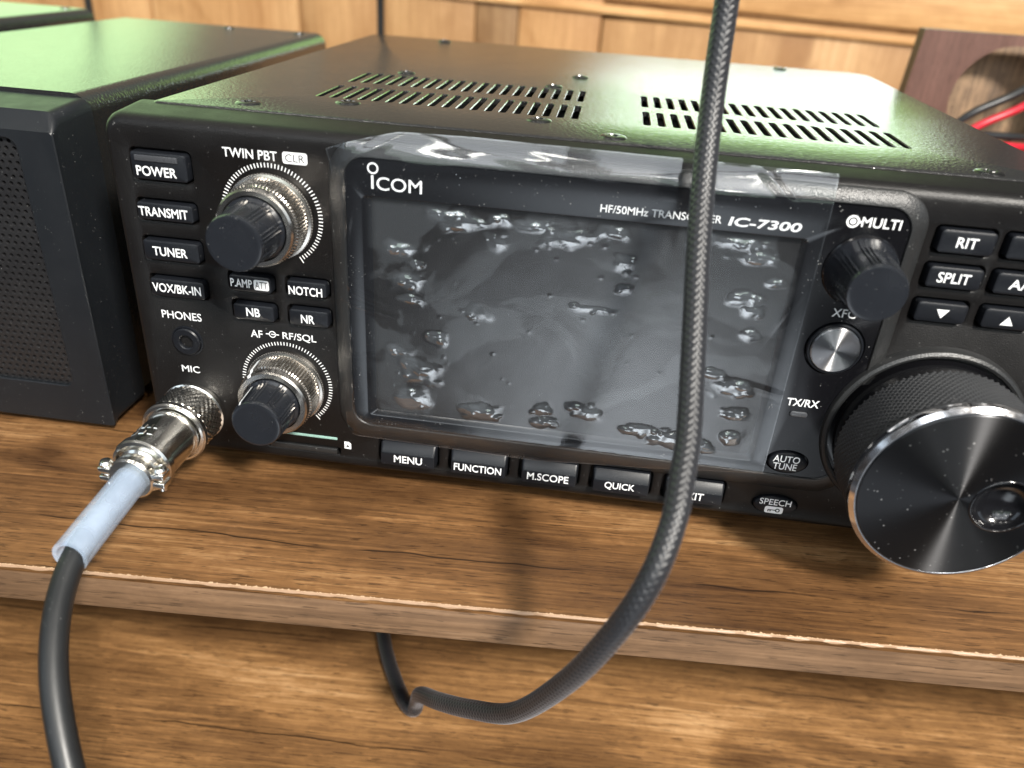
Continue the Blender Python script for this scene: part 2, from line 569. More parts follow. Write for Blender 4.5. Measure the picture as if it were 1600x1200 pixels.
def smooth_path(pts, step=1.0):
    P_ = [Vector(p) for p in pts]
    P_ = [P_[0] * 2 - P_[1]] + P_ + [P_[-1] * 2 - P_[-2]]
    out = []
    for i in range(1, len(P_) - 2):
        a, b, c, d = P_[i - 1:i + 3]
        n = max(2, int((c - b).length / step))
        for k in range(n):
            t = k / n
            out.append(0.5 * ((2 * b) + (c - a) * t + (2 * a - 5 * b + 4 * c - d) * t * t + (3 * b - a - 3 * c + d) * t ** 3))
    out.append(P_[-2])
    for _ in range(4):
        out = [out[0]] + [(out[i - 1] + out[i] * 2 + out[i + 1]) / 4 for i in range(1, len(out) - 1)] + [out[-1]]
    return out


def tube(bm, path, r, n=16, rad=None, cap=True):
    t0 = (path[1] - path[0]).normalized()
    up = Vector((0, 0, 1)) if abs(t0.z) < 0.9 else Vector((1, 0, 0))
    nrm = (up - t0 * up.dot(t0)).normalized()
    loops = []
    s = 0
    for i, p in enumerate(path):
        t = (path[min(i + 1, len(path) - 1)] - path[max(i - 1, 0)]).normalized()
        nrm = (nrm - t * nrm.dot(t)).normalized()
        bn = t.cross(nrm)
        if i:
            s += (p - path[i - 1]).length
        L = []
        for k in range(n):
            a = 2 * math.pi * k / n
            q = rad(a, s) if rad else r
            L.append(bm.verts.new(p + (nrm * math.cos(a) + bn * math.sin(a)) * q))
        loops.append(L)
    loft(bm, loops, cap, cap)


# text is collected and converted in one go at the end
TEXTS = []


def text(s, cx, cz, width, height, y, parent, mat='white', bold=0.012, shear=0.0, name='lettering', anchor=None):
    TEXTS.append((s, cx, cz, width, height, y, parent, mat, bold, shear, name, anchor))


def flush_text():
    tmp = []
    for T in TEXTS:
        cu = bpy.data.curves.new('t', 'FONT')
        cu.body = T[0]
        cu.size = 1
        cu.offset = T[8]
        cu.shear = T[9]
        cu.resolution_u = 4
        cu.extrude = 0.02
        o = bpy.data.objects.new('t', cu)
        COL.objects.link(o)
        tmp.append(o)
    bpy.context.view_layer.update()
    dg = bpy.context.evaluated_depsgraph_get()
    for o, (s, cx, cz, wd, ht, y, par, mat, bold, sh, name, anchor) in zip(tmp, TEXTS):
        me = bpy.data.meshes.new_from_object(o.evaluated_get(dg))
        xs = [v.co.x for v in me.vertices]
        ys = [v.co.y for v in me.vertices]
        x0, x1, y0, y1 = min(xs), max(xs), min(ys), max(ys)
        fx, fy = wd / (x1 - x0), ht / (y1 - y0)
        for v in me.vertices:
            v.co = (((v.co.x - (x0 + x1) / 2) * fx) * MM, (-0.04 if v.co.z > 0 else 0.02) * MM, ((v.co.y - (y0 + y1) / 2) * fy) * MM)
        me.name = name
        me.materials.clear()
        link_mesh(name, me, M[mat], par, (cx, y, cz))
    for o in tmp:
        cu = o.data
        bpy.data.objects.remove(o)
        bpy.data.curves.remove(cu)


def flat(bm, pts, y, mi=0):
    """thin print: a flat patch 0.04 mm proud"""
    A = loop3(bm, pts, y)
    B = loop3(bm, pts, y + 0.05)
    loft(bm, [B, A])


# ------------------------------------------------------------------ desk, shelf, wall
DESK_Z = -95
bm = bmesh.new()
boxm(bm, -900, 900, -120, 600, DESK_Z - 25, DESK_Z, 1.0)
desk = obj('desk_top', bm, M['desk'])
desk.rotation_euler = (0, 0, math.radians(3.0))
tag(desk, None, None, None, 'structure')

SA = math.radians(3.75)
bm = bmesh.new()
boxm(bm, -760, 760, 0.3, 372, -11.3, 0, 0.0, 0)
shelf = obj('shelf_board', bm, M['shelf'], None, (0, -37.9, 0))
shelf.rotation_euler = (0, 0, SA)
tag(shelf, 'walnut wood-grain shelf board with a chipped pale front edge, carrying the radio', 'shelf')
bm = bmesh.new()
A = [[bm.verts.new((x, y, z)) for x in (-760, 760)] for y, z in ((0.3, -11.3), (-0.05, -11.1), (-0.3, -10.6), (-0.3, -1.5))]
for a, b in zip(A, A[1:]):
    bm.faces.new((a[0], a[1], b[1], b[0]))
fr = obj('edge_band', bm, M['front'], shelf)
fr.location = (0, 0, 0)
bm = bmesh.new()
prev = None
x = -240.0
while x < 240:
    n1 = noise.noise((x * 0.9, 1.1, 0)) * 0.5 + noise.noise((x * 2.7, 5.1, 0)) * 0.45
    big = max(0, noise.noise((x * 0.05, 9.0, 0)) + 0.15)
    d = 0.12 + max(0, n1) * 2.0 * (0.45 + big)
    lo = -0.30 - 0.5 * max(0, noise.noise((x * 0.23, 2.0, 1.0)) + 0.35)
    row = [bm.verts.new((x, -0.302, lo)), bm.verts.new((x, -0.28, lo * 0.6)), bm.verts.new((x, -0.12, -0.18)), bm.verts.new((x, 0.1, 0.03)), bm.verts.new((x, 0.1 + d, 0.035 + 0.03 * random.random())), bm.verts.new((x, 0.13 + d, -0.05))]
    if prev:
        for k in range(5):
            f = bm.faces.new((prev[k], row[k], row[k + 1], prev[k + 1]))
            f.material_index = 0 if k < 3 else 1
    prev = row
    x += 0.28
ch = obj('chipped_edge', bm, [M['edge'], M['chip']], shelf, ang=60)
ch.location = (0, 0, 0)

WY = 650
K = (650 + 175) / (430 + 175)


def kz(z):
    return 137.4 + (z - 137.4) * K


wall = empty('timber_wall', (0, WY, -120), 'pale pine timber wall of boards behind the radio, out of focus', 'wall')


def board(x0, x1, z0, z1, y0, mat, name='board', th=20, bev=1.5):
    x0, x1, z0, z1, th = x0 * K, x1 * K, kz(z0), kz(z1), th * K
    bm = bmesh.new()
    boxm(bm, -(x1 - x0) / 2, (x1 - x0) / 2, 0, th, -(z1 - z0) / 2, (z1 - z0) / 2, bev)
    return obj(name, bm, mat, wall, ((x0 + x1) / 2, y0, (z0 + z1) / 2))


# lower wall: vertical boards up to the sill; windows left and right of a solid middle pier
edges = [-900, -640, -480, -231, -166.5, -101, -70, 30]
mats = [0, 1, 0, 1, 2, 3, 0]
for k, (a, b) in enumerate(zip(edges, edges[1:])):
    top = 700 if b <= 30 and a >= -345 else 122
    if a < -345 < b:
        board(a, -345, -120, 122, WY, PINE[mats[k]])
        board(-344, b - 0.6, -120, 122, WY, PINE[mats[k]])
    elif a >= -345:
        board(a, min(b - 0.6, -12), -120, 122, WY + (1.2 if k % 2 else 0), PINE[mats[k]])
    else:
        board(a, b - 0.6, -120, 122, WY, PINE[mats[k]])
board(-900, 900, -120, 121, WY + 32, PINE[2], 'backing_board')
board(-11, 900, -120, 99, WY, PINE[1])
for zz0, zz1, yy, mm_, nm_, th_ in ((99.5, 105.0, WY - 5, PINE[5], 'ledge', 20), (109.0, 134, WY - 2, PINE[4], 'sill_board', 20), (105.2, 108.8, WY + 3, PINE[3], 'gap_shade', 10)):  # gap piece: dark pine strip standing in for the shadow line under the sill
    o = board(-220, 900, zz0 - 5, zz1 - 5, yy, mm_, nm_, th_, 0.8)
    o.rotation_euler = (0, math.radians(1.3), 0)

# cords on the wall
for x, lab in ((-394.5, 'black cord hanging before the pine wall behind the far left case'), (-170.2, 'black cord hanging before the pine wall between the speaker and the radio')):
    bm = bmesh.new()
    x *= 0.95
    CY = 400
    tube(bm, smooth_path([(x + 1.5, CY, 500), (x + 0.6, CY, 250), (x, CY, 120), (x - 0.5, CY, 40), (x, CY, -90)], 8), 2.6, 10)
    o = obj('wall_cord', bm, M['cord'])
    tag(o, lab, 'cord', 'black cords on the back wall')

# dark walnut board with a round cable hole
bm = bmesh.new()
PY = 250
outer = [(142.8 - 5.5, 0.5), (260, 0.5), (260, 117.0), (143.6, 117.0)]
hole = list(circ(188, 88, 24.5, 48))
o1, h1 = loop3(bm, outer, 0), loop3(bm, hole, 0)
o2, h2 = loop3(bm, outer, 9), loop3(bm, hole, 9)
fill_holes(bm, o1, [h1])
fill_holes(bm, o2, [h2])
bridge(bm, o1, o2)
bridge(bm, h1, h2, True, 1)
wb = obj('walnut_board', bm, [M['panelwood'], M['hole_edge']], None, (0, PY, 0))
tag(wb, 'dark brown board with a round cable hole, standing behind the right end of the radio', 'board')

bm = bmesh.new()
boxm(bm, 152, 258, 20, 28, 1, 116, 0.5)
obj('rear_layer', bm, M['hole_edge'], wb, (0, PY, 0))

wires = [([(150, 175, 74), (152, 205, 79), (163, 218, 86), (181, 222, 95), (205, 245, 106), (260, 320, 112)], 'cord', 'black_wire', 'black power wire, upper one through the round hole in the walnut board'),
         ([(153, 172, 70), (155, 203, 75), (166, 214, 81.5), (184, 219, 90), (209, 242, 101), (266, 318, 106)], 'red', 'red_wire', 'red power wire, upper and brighter one through the round hole in the walnut board'),
         ([(140, 190, 66), (160, 208, 77), (172, 214, 77.4), (186, 219, 77), (215, 250, 72), (255, 300, 66)], 'cord', 'black_wire', 'lower black power wire just above the back edge of the radio'),
         ([(140, 188, 62), (160, 205, 73.0), (172, 211, 73.6), (186, 216, 73.3), (215, 247, 68), (255, 297, 62)], 'red', 'red_wire', 'lower red power wire just showing above the back edge of the radio')]
for pts, mk, nm, lab in wires:
    bm = bmesh.new()
    tube(bm, smooth_path(pts, 3), 1.75, 14)
    tag(obj(nm, bm, M[mk]), lab, 'wire')

# ------------------------------------------------------------------ speakers on the left
def speaker(x0, x1, yf, yr, zt, label, full=True):
    t = empty('speaker_box' if full else 'equipment_case', ((x0 + x1) / 2, yf, 0), label, 'speaker' if full else 'case')
    bm = bmesh.new()
    L = [loop3(bm, rr(x0 + 0.6, x1 - 0.6, 3, zt, 5.0, 6), y) for y in (yf + 18.2, yf + 18.25, yr - 1, yr)]
    loft(bm, L, True, True)
    obj('case', bm, M['cover'], t)
    bm = bmesh.new()
    r0 = loop3(bm, rr(x0, x1, 2.5, zt - 1.0, 3.4, 5), yf + 18)
    r1 = loop3(bm, rr(x0, x1, 2.5, zt - 2.2, 3.2, 5), yf + 3.4)
    r2 = loop3(bm, rr(x0, x1, 2.5, zt - 6.4, 1.0, 5), yf + 0.3)
    r3 = loop3(bm, rr(x0 + 0.3, x1 - 0.3, 2.8, zt - 6.7, 0.9, 5), yf)
    loft(bm, [r0, r1, r2, r3], False)
    gx0, gx1, gz0, gz1 = x0 + 9.5, x1 - 10.4, 15.0, 87.8
    h0 = loop3(bm, rr(gx0, gx1, gz0, gz1, 3.0, 5), yf)
    h1 = loop3(bm, rr(gx0 + 0.25, gx1 - 0.25, gz0 + 0.25, gz1 - 0.25, 2.8, 5), yf + 0.25)
    h2 = loop3(bm, rr(gx0 + 0.25, gx1 - 0.25, gz0 + 0.25, gz1 - 0.25, 2.8, 5), yf + 4)
    fill_holes(bm, r3, [h0])
    loft(bm, [h0, h1, h2], False)
    obj('front_bezel', bm, M['spk'], t)
    if full:
        bm = bmesh.new()
        p = 2.15
        nrow = int((gz1 - gz0) / (p * 0.866)) + 1
        ncol = int((gx1 - gx0) / p) + 1
        y = yf + 1.3
        for j in range(nrow):
            for i in range(ncol):
                cx = gx0 + p * (i + 0.5 * (j % 2)) + 0.2
                cz = gz0 + p * 0.866 * (j + 0.4)
                if cx > gx1 + 1 or cz > gz1 + 0.6:
                    continue
                hw, hh = p / 2, p * 0.866 / 2
                sq = [(hw, 0), (hw, hh), (0, hh), (-hw, hh), (-hw, 0), (-hw, -hh), (0, -hh), (hw, -hh)]
                a = [bm.verts.new((cx + u, y, cz + v)) for u, v in sq]
                b = [bm.verts.new((cx + 0.62 * math.cos(k * math.pi / 4), y + 0.02, cz + 0.62 * math.sin(k * math.pi / 4))) for k in range(8)]
                c = [bm.verts.new((cx + 0.5 * math.cos(k * math.pi / 4), y + 0.22, cz + 0.5 * math.sin(k * math.pi / 4))) for k in range(8)]
                d = [bm.verts.new((cx + 0.5 * math.cos(k * math.pi / 4), y + 1.2, cz + 0.5 * math.sin(k * math.pi / 4))) for k in range(8)]
                bridge(bm, a, b)
                bridge(bm, b, c)
                bridge(bm, c, d)
        obj('grille', bm, M['grille'], t, recalc=False)
        bm = bmesh.new()
        boxm(bm, gx0, gx1, yf + 2.7, yf + 3.2, gz0, gz1)
        obj('backing', bm, M['hollow'], t)
    for sx in (x0 + 9, x1 - 9):
        for sy in (yf + 12, yr - 14):
            bm = bmesh.new()
            lathe(bm, [(4.5, 0), (4.5, 2.5)], 20)
            f = obj('foot', bm, M['hollow'], t, (sx, sy, 0))
            for v in f.data.vertices:
                v.co = (v.co.x, v.co.z, v.co.y)
    if True:
        for q, (sx, sy) in enumerate((((x0 + x1) / 2 + 8, yr - 7), (x1 - 11, yr - 7))):
            bm = bmesh.new()
            lathe(bm, [(2.4, 0.0), (2.3, 0.35), (1.4, 0.5), (1.2, 0.3)], 20)
            f = obj('screw', bm, M['screw'], t, (sx, sy, zt))
            for v in f.data.vertices:
                v.co = (v.co.x, v.co.z, v.co.y)
    return t


speaker(-245, -138, 11.7, 220, 96.5, 'black extension speaker box with perforated grille, left of the radio')
speaker(-380, -262, 28, 231, 98.0, 'black equipment case at the far left edge behind the speaker, only its top corner visible', False)

# ------------------------------------------------------------------ the radio
radio = empty('radio_transceiver', (0, 90, 0), 'black desktop radio transceiver with knobs, small screen and a large tuning dial', 'radio')

# button table: x0, x1, z0, z1, text, text cx, text cz, text width
BTN = [(-109.8, -96.0, 84.4, 90.9, 'POWER', -103.6, 86.5, 9.9, 2.3), (-110.2, -96.0, 74.5, 78.9, 'TRANSMIT', -103.5, 76.65, 12.4, 2.3),
       (-110.3, -95.9, 64.2, 69.4, 'TUNER', -103.35, 66.65, 8.9, 2.3), (-110.1, -95.8, 54.5, 59.3, 'VOX/BK-IN', -103.1, 56.9, 12.8, 2.4),
       (-88.9, -78.0, 58.2, 62.6, 'P.AMP', -85.7, 60.5, 5.6, 2.2), (-74.0, -63.8, 58.6, 62.7, 'NOTCH', -69.2, 60.15, 8.6, 2.3),
       (-88.7, -77.9, 50.4, 54.8, 'NB', -83.4, 52.8, 3.6, 2.3), (-74.0, -63.7, 50.5, 55.0, 'NR', -69.1, 52.55, 3.5, 2.3),
       (-51.0, -35.5, 11.4, 18.2, 'MENU', -43.1, 13.9, 7.8, 2.3), (-31.5, -16.0, 11.4, 18.2, 'FUNCTION', -23.85, 13.9, 13.0, 2.3),
       (-12.1, 3.2, 11.4, 18.0, 'M.SCOPE', -4.7, 13.9, 11.2, 2.3), (7.2, 22.6, 11.4, 18.0, 'QUICK', 14.6, 13.9, 8.0, 2.45),
       (26.6, 42.0, 11.4, 17.8, 'EXIT', 34.0, 13.9, 5.6, 2.3),
       (74.0, 85.7, 85.7, 90.9, 'RIT', 79.85, 88.3, 4.4, 2.3), (74.0, 85.7, 77.7, 82.6, 'SPLIT', 79.65, 80.2, 7.0, 2.4),
       (74.0, 85.2, 69.5, 74.2, '', 0, 0, 0, 0), (88.4, 100.1, 85.7, 90.9, '', 0, 0, 0, 0), (88.4, 100.1, 77.7, 82.6, 'A/B', 94.2, 80.2, 5.6, 2.3),
       (88.6, 99.8, 69.5, 74.2, '', 0, 0, 0, 0), (102.8, 114.5, 85.7, 90.9, '', 0, 0, 0, 0), (102.8, 114.5, 77.7, 82.6, '', 0, 0, 0, 0), (103.0, 114.2, 69.5, 74.2, '', 0, 0, 0, 0)]

bm = bmesh.new()
X0, X1, ZB = -116.4, 126.0, 7.5
rings = [loop3(bm, rr(X0 + 0.2, X1 - 0.2, ZB + 1.5, 100.0, 4.5, 8), 12.5),
         loop3(bm, rr(X0, X1, ZB, 99.0, 4.5, 8), 2.4),
         loop3(bm, rr(X0 + 0.12, X1 - 0.12, ZB + 0.1, 98.6, 4.4, 8), 1.4),
         loop3(bm, rr(X0 + 0.45, X1 - 0.45, ZB + 0.4, 97.9, 4.2, 8), 0.6),
         loop3(bm, rr(X0 + 1.0, X1 - 1.0, ZB + 0.9, 97.0, 3.9, 8), 0.15),
         loop3(bm, rr(X0 + 1.6, X1 - 1.6, ZB + 1.5, 96.2, 3.6, 8), 0.0)]
loft(bm, rings, False)
holes = []
for b in BTN:
    g = 0.8
    holes.append(rr(b[0] - g - 0.3, b[1] + g, b[2] - g, b[3] + g, 1.5, 4))
holes.append(rr(-84.2, -62.6, 10.9, 13.6, 0.6, 3))          # card slot
holes.append(circ(55.9, 13.0, 6.2, 36, 3.3))                  # SPEECH
hv = []
for h in holes:
    a = loop3(bm, h, 0.0)
    b2 = loop3(bm, grow(h, -0.16), 0.10)
    c = loop3(bm, grow(h, -0.36), 0.42)
    d = loop3(bm, grow(h, -0.38), 2.6)
    loft(bm, [a, b2, c, d], True)
    hv.append(a)
fill_holes(bm, rings[-1], hv)
# gently rounded lower lip
panel = obj('front_panel', bm, M['panel'], radio, ang=40)

bm = bmesh.new()
boxm(bm, -107.5, 106.5, 11, 197, 6, 92, 0)
obj('chassis', bm, M['hollow'], radio)

# feet
for sx in (-92, 92):
    for sy in (24, 178):
        bm = bmesh.new()
        lathe(bm, [(7, 0), (7.6, 6.2)], 28)
        f = obj('foot', bm, M['hollow'], radio, (sx, sy, 0))
        for v in f.data.vertices:
            v.co = (v.co.x, v.co.z, v.co.y)

# top cover with real slots
ZC = 100.275
mp = lambda u, v, d: (u, v, ZC - d)
bm = bmesh.new()
cov = rr(-108.4, 106.8, 11.2, 199.0, [9, 3, 0.6, 0.6], 4)
o0 = loop3(bm, grow(cov, 1.2), 5.0, mp)
o00 = loop3(bm, grow(cov, 1.2), 1.4, mp)
o1 = loop3(bm, grow(cov, 1.05), 0.7, mp)
o2 = loop3(bm, grow(cov, 0.6), 0.2, mp)
o3 = loop3(bm, cov, 0.0, mp)
loft(bm, [o0, o00, o1, o2, o3], False)
hv = []
for x0, n, pitch in ((-76.5, 19, 3.78), (10.3, 18, 3.82)):
    for ys in ((35.0, 55.6), (63.0, 83.6)):
        for i in range(n):
            cx = x0 + i * pitch
            h = rr(cx - 1.05, cx + 1.05, ys[0], ys[1], 1.0, 4)
            a = loop3(bm, h, 0.0, mp)
            b2 = loop3(bm, grow(h, -0.22), 0.24, mp)
            d = loop3(bm, grow(h, -0.24), 1.5, mp)
            loft(bm, [a, b2, d], False)
            hv.append(a)
fill_holes(bm, o3, hv)
cover = obj('top_cover', bm, M['cover'], radio, ang=40)
bm = bmesh.new()
for xs in (-108.9, 107.3):
    boxm(bm, min(xs, xs + (1.2 if xs < 0 else -1.2)), max(xs, xs + (1.2 if xs < 0 else -1.2)), 12.8, 198.5, 8, ZC - 4.0, 0)
boxm(bm, -107, 106, 197.2, 198.4, 8, ZC - 4)
obj('side_wall', bm, M['cover'], radio)

for sx, sy, r in ((-88, 17.5, 3.0), (-66.6, 29.5, 3.0), (-17, 28.9, 3.0), (1.9, 16, 3.0), (86.3, 14.2, 3.0), (-10.9, 113.8, 2.6), (-66.3, 89.7, 2.6), (-18, 87.5, 2.6), (-74.9, 193, 2.6), (70, 192, 2.6)):
    bm = bmesh.new()
    lathe(bm, [(r + 0.25, 0.0), (r, 0.28), (r * 0.72, 0.52), (r * 0.45, 0.5), (r * 0.4, 0.22), (r * 0.1, 0.2)], 28,
          lambda i, k: (0.5 * (1 if (i % 7) < 3 else -0.2) if k in (3, 4) else 0))
    f = obj('screw', bm, M['screw'], radio, (sx, sy, ZC))
    for v in f.data.vertices:
        v.co = (v.co.x, v.co.z, v.co.y)


def button(b, hasbar=False, lip=False):
    x0, x1, z0, z1 = b[:4]
    cx, cz = (x0 + x1) / 2, (z0 + z1) / 2
    hw, hh = (x1 - x0) / 2, (z1 - z0) / 2
    bm = bmesh.new()
    ru = 0.9
    if lip:
        L = [loop3(bm, rr(-hw, hw, -hh, hh, ru, 4), 2.0), loop3(bm, rr(-hw, hw, -hh, hh, ru, 4), -0.6),
             loop3(bm, rr(-hw + 0.15, hw - 0.15, -hh + 0.15, hh - 0.35, ru - 0.1, 4), -1.0),
             loop3(bm, rr(-hw + 0.35, hw - 0.35, -hh + 0.3, hh - 2.5, 0.5, 4), -2.3),
             loop3(bm, rr(-hw + 0.6, hw - 0.6, -hh + 0.6, hh - 2.8, 0.4, 4), -2.4)]
        yt = -2.4
    else:
        L = [loop3(bm, rr(-hw, hw, -hh, hh, ru, 4), 2.0), loop3(bm, rr(-hw, hw, -hh, hh, ru, 4), -1.0),
             loop3(bm, rr(-hw + 0.12, hw - 0.12, -hh + 0.12, hh - 0.12, ru - 0.1, 4), -1.35),
             loop3(bm, rr(-hw + 0.5, hw - 0.5, -hh + 0.5, hh - 0.5, 0.6, 4), -1.55)]
        yt = -1.55
    loft(bm, L, True)
    o = obj('push_button', bm, M['cap'], radio, (cx, 0, cz), ang=28)
    if b[4]:
        text(b[4], b[5], b[6], b[7], b[8], yt - 0.01, o)
    if hasbar:
        bm = bmesh.new()
        boxm(bm, -hw + 1.3, hw - 2.0, -1.85, -1.5, 1.2, 2.55, 0.12)
        obj('light_bar', bm, M['led'], o, (cx, 0, cz))
    return o, yt


BO = {}
for i, b in enumerate(BTN):
    BO[i] = button(b, i == 0, 8 <= i <= 12)
for i, up in ((15, False), (18, True)):
    o, yt = BO[i]
    b = BTN[i]
    cx, cz = (79.75, 71.75) if i == 15 else (94.0, 71.6)
    s = 1.0 if up else -1.0
    bm = bmesh.new()
    flat(bm, [(-1.4, -1.0 * s), (1.4, -1.0 * s), (0, 1.1 * s)][::1 if up else -1], yt - 0.05)
    obj('arrow_mark', bm, M['white'], o, (cx, 0, cz))

# white boxes round CLR and ATT
bm = bmesh.new()
flat(bm, rr(-2.95, 2.95, -1.35, 1.35, 0.6, 4), -0.05)
o = obj('label_box', bm, M['white'], panel, (-70.1, 0, 92.3))
text('CLR', -70.1, 92.3, 4.6, 1.75, -0.06, o, 'black_print', 0.0)
bm = bmesh.new()
flat(bm, rr(-1.95, 1.95, -1.35, 1.35, 0.5, 4), -1.6)
o = obj('label_box', bm, M['white'], BO[4][0], (-80.5, 0, 60.45))
text('ATT', -80.5, 60.45, 3.2, 1.9, -1.61, o, 'black_print', -0.004)
text('TWIN PBT', -80.9, 92.35, 13.1, 2.15, -0.01, panel, bold=0.006)
text('PHONES', -103.8, 48.8, 10.8, 2.2, -0.01, panel, bold=0.006)
text('MIC', -103.5, 33.1, 5.0, 2.0, -0.01, panel, bold=0.006)
text('AF', -83.8, 46.05, 3.2, 2.1, -0.01, panel, bold=0.006)
text('RF/SQL', -72.3, 46.25, 9.0, 2.3, -0.01, panel, bold=0.006)


def ring_flat(bm, cx, cz, r0, r1, y, n=28):
    a, b = loop3(bm, circ(cx, cz, r1, n), y), loop3(bm, circ(cx, cz, r0, n), y)
    bridge(bm, a, b)
    c = loop3(bm, circ(cx, cz, r1, n), y + 0.04)
    bridge(bm, c, a)


bm = bmesh.new()
ring_flat(bm, 0, 0, 0.7, 0.95, -0.05)
flat(bm, rr(-1.75, -0.9, -0.14, 0.14, 0.05, 2), -0.05)
flat(bm, rr(-0.3, 1.75, -0.14, 0.14, 0.05, 2), -0.05)
obj('knob_symbol', bm, M['white'], panel, (-79.5, 0, 46.4))


def ticks(cx, cz, r0, r1, a0, a1, step, parent, y=-0.04, ends=True):
    bm = bmesh.new()
    a = a0
    while a <= a1 + 0.01:
        t = math.radians(a)
        u = Vector((math.sin(t), math.cos(t)))
        v = Vector((u.y, -u.x))
        e = (a < a0 + 0.1 or a > a1 - 0.1) and ends
        ra, rb, wd = r0, r1 + (0.7 if e else 0), 0.12
        q = [u * ra + v * wd, u * rb + v * wd, u * rb - v * wd, u * ra - v * wd]
        flat(bm, [(p.x, p.y) for p in q], y)
        a += step
    obj('tick_scale', bm, M['white'], parent, (cx, 0, cz))


ticks(-76.7, 78.2, 11.45, 12.5, -148, 148, 4.0, panel)
ticks(-76.6, 32.1, 11.45, 12.4, -140, 140, 4.0, panel)


# ------------------------------------------------------------------ knobs
def cap_mod(n, amp):
    def f(i, k):
        a = (i / n * 8) % 1.0
        if k in (2, 3, 4, 5):
            if a < 0.5:
                return (-amp if (i % 4) < 2 else 0.0) * (1 if k in (3, 4) else 0.4)
            return -0.25
        return 0.0
    return f


def knob(cx, cz, ring, front, r, mark=None, yb=0.0):
    t = None
    bm = bmesh.new()
    n = 192
    base = -front
    y0 = -10.4 if ring else yb - 0.8
    prof = [(r + (1.0 if ring else 1.5), y0), (r + (0.9 if ring else 1.3), y0 - 0.5), (r + 0.5, y0 - 1.0 if ring else y0 - 3.0), (r + 0.42, y0 - 1.6 if ring else y0 - 4.5),
            (r + 0.12, base + 1.6), (r + 0.05, base + 1.2), (r - 0.02, base + 0.55), (r - 0.25, base + 0.12), (r - 0.7, base), (r - 1.2, base + 0.03), (0.4, base + 0.03)]
    lathe(bm, prof, n, cap_mod(n, 0.32))
    k = obj('control_knob', bm, M['knob'], radio, (cx, 0, cz), ang=24)
    if mark is not None:
        t = math.radians(mark)
        bm = bmesh.new()
        u = Vector((math.sin(t), math.cos(t)))
        v = Vector((u.y, -u.x)) * 0.3
        pts = []
        for rad_, yy in ((r + 0.5, y0 - 1.5), (r + 0.22, base + 1.2), (r - 0.1, base + 0.35)):
            pts.append([bm.verts.new((u.x * rad_ + s * v.x, yy, u.y * rad_ + s * v.y)) for s in (-1, 1)])
        for a, b in zip(pts, pts[1:]):
            bm.faces.new((a[0], a[1], b[1], b[0]))
        obj('pointer_line', bm, M['white'], k, (cx, 0, cz))
    if ring:
        bm = bmesh.new()
        n = 216
        R0 = 10.4
        pr = [(R0 + 0.2, 0.2), (R0 + 0.2, -1.2), (R0, -1.7), (R0 - 0.75, -1.9), (R0 - 0.8, -2.4), (R0 - 0.5, -2.6), (R0 - 0.75, -7.6), (R0 - 1.2, -8.0), (R0 - 1.15, -8.4), (R0 - 1.2, -9.9), (R0 - 1.6, -10.4), (r + 1.3, -10.45), (r + 1.2, -9.0), (r * 0.5, -9.0)]
        lathe(bm, pr, n, lambda i, q: ((-0.45 if (i % 3) == 0 else 0.0) if q in (5, 6) else 0.0))
        g = obj('knurled_ring', bm, M['brass'], k, (cx, 0, cz), ang=24)
        if mark is not None:
            bm = bmesh.new()
            pts = []
            tt = math.radians(mark)
            u = Vector((math.sin(tt), math.cos(tt)))
            v = Vector((u.y, -u.x)) * 0.55
            for rad_, yy in ((R0 - 0.45, -2.6), (R0 - 0.7, -7.6), (R0 - 1.1, -8.3), (R0 - 1.15, -9.9), (R0 - 1.6, -10.45)):
                pts.append([bm.verts.new((u.x * (rad_ + 0.06) + s * v.x, yy - 0.02, u.y * (rad_ + 0.06) + s * v.y)) for s in (-1, 1)])
            for a, b in zip(pts, pts[1:]):
                bm.faces.new((a[0], a[1], b[1], b[0]))
            obj('pointer_line', bm, M['white'], k, (cx, 0, cz))
    return k


knob(-76.9, 78.0, True, 21.0, 6.5)
knob(-76.8, 31.6, True, 20.5, 6.3, -36)

# phone jack
bm = bmesh.new()
lathe(bm, [(4.4, 0.1), (4.3, -0.25), (4.0, -0.3), (3.85, 0.0), (3.8, -0.7), (3.5, -1.0), (2.1, -1.0), (1.8, -0.8), (1.75, 3.5)], 40)
jack = obj('phone_jack', bm, M['cap'], radio, (-103.2, 0, 41.6), ang=30)
bm = bmesh.new()
lathe(bm, [(1.0, 0.8), (0.7, 0.5), (0.3, 0.5)], 16)
obj('contact', bm, M['screw'], jack, (-102.8, 0, 41.2))

# card slot door and card edge
bm = bmesh.new()
boxm(bm, -9.6, 9.6, -0.35, 1.0, -0.85, 0.85, 0.2)
obj('slot_door', bm, M['rim'], radio, (-73.4, 0, 12.2))
bm = bmesh.new()
boxm(bm, -11.2, 11.2, -0.12, 0.4, -0.38, 0.38, 0.06)
obj('card_edge', bm, M['card'], radio, (-74.8, 0, 16.4))
bm = bmesh.new()
flat(bm, [(-0.95, -1.15), (0.95, -1.15), (0.95, 0.55), (0.35, 1.15), (-0.95, 1.15)], -0.05)
o = obj('card_symbol', bm, M['white'], panel, (-60.7, 0, 14.7))
bm = bmesh.new()
flat(bm, [(-0.42, -0.55), (0.42, -0.55), (0, 0.3)], -0.1)
obj('card_arrow', bm, M['black_print'], o, (-60.7, 0, 14.7))

# ------------------------------------------------------------------ raised display block
BX0, BX1, BZ0, BZ1 = -62.2, 71.4, 18.6, 97.8
YP = -1.5
bm = bmesh.new()
def blk(f):
    return rr(BX0 + 3.9 * f, BX1 - 3.7 * f, BZ0 + 4.8 * f, BZ1 - 3.2 * f, 8 - 2.6 * f, 10)


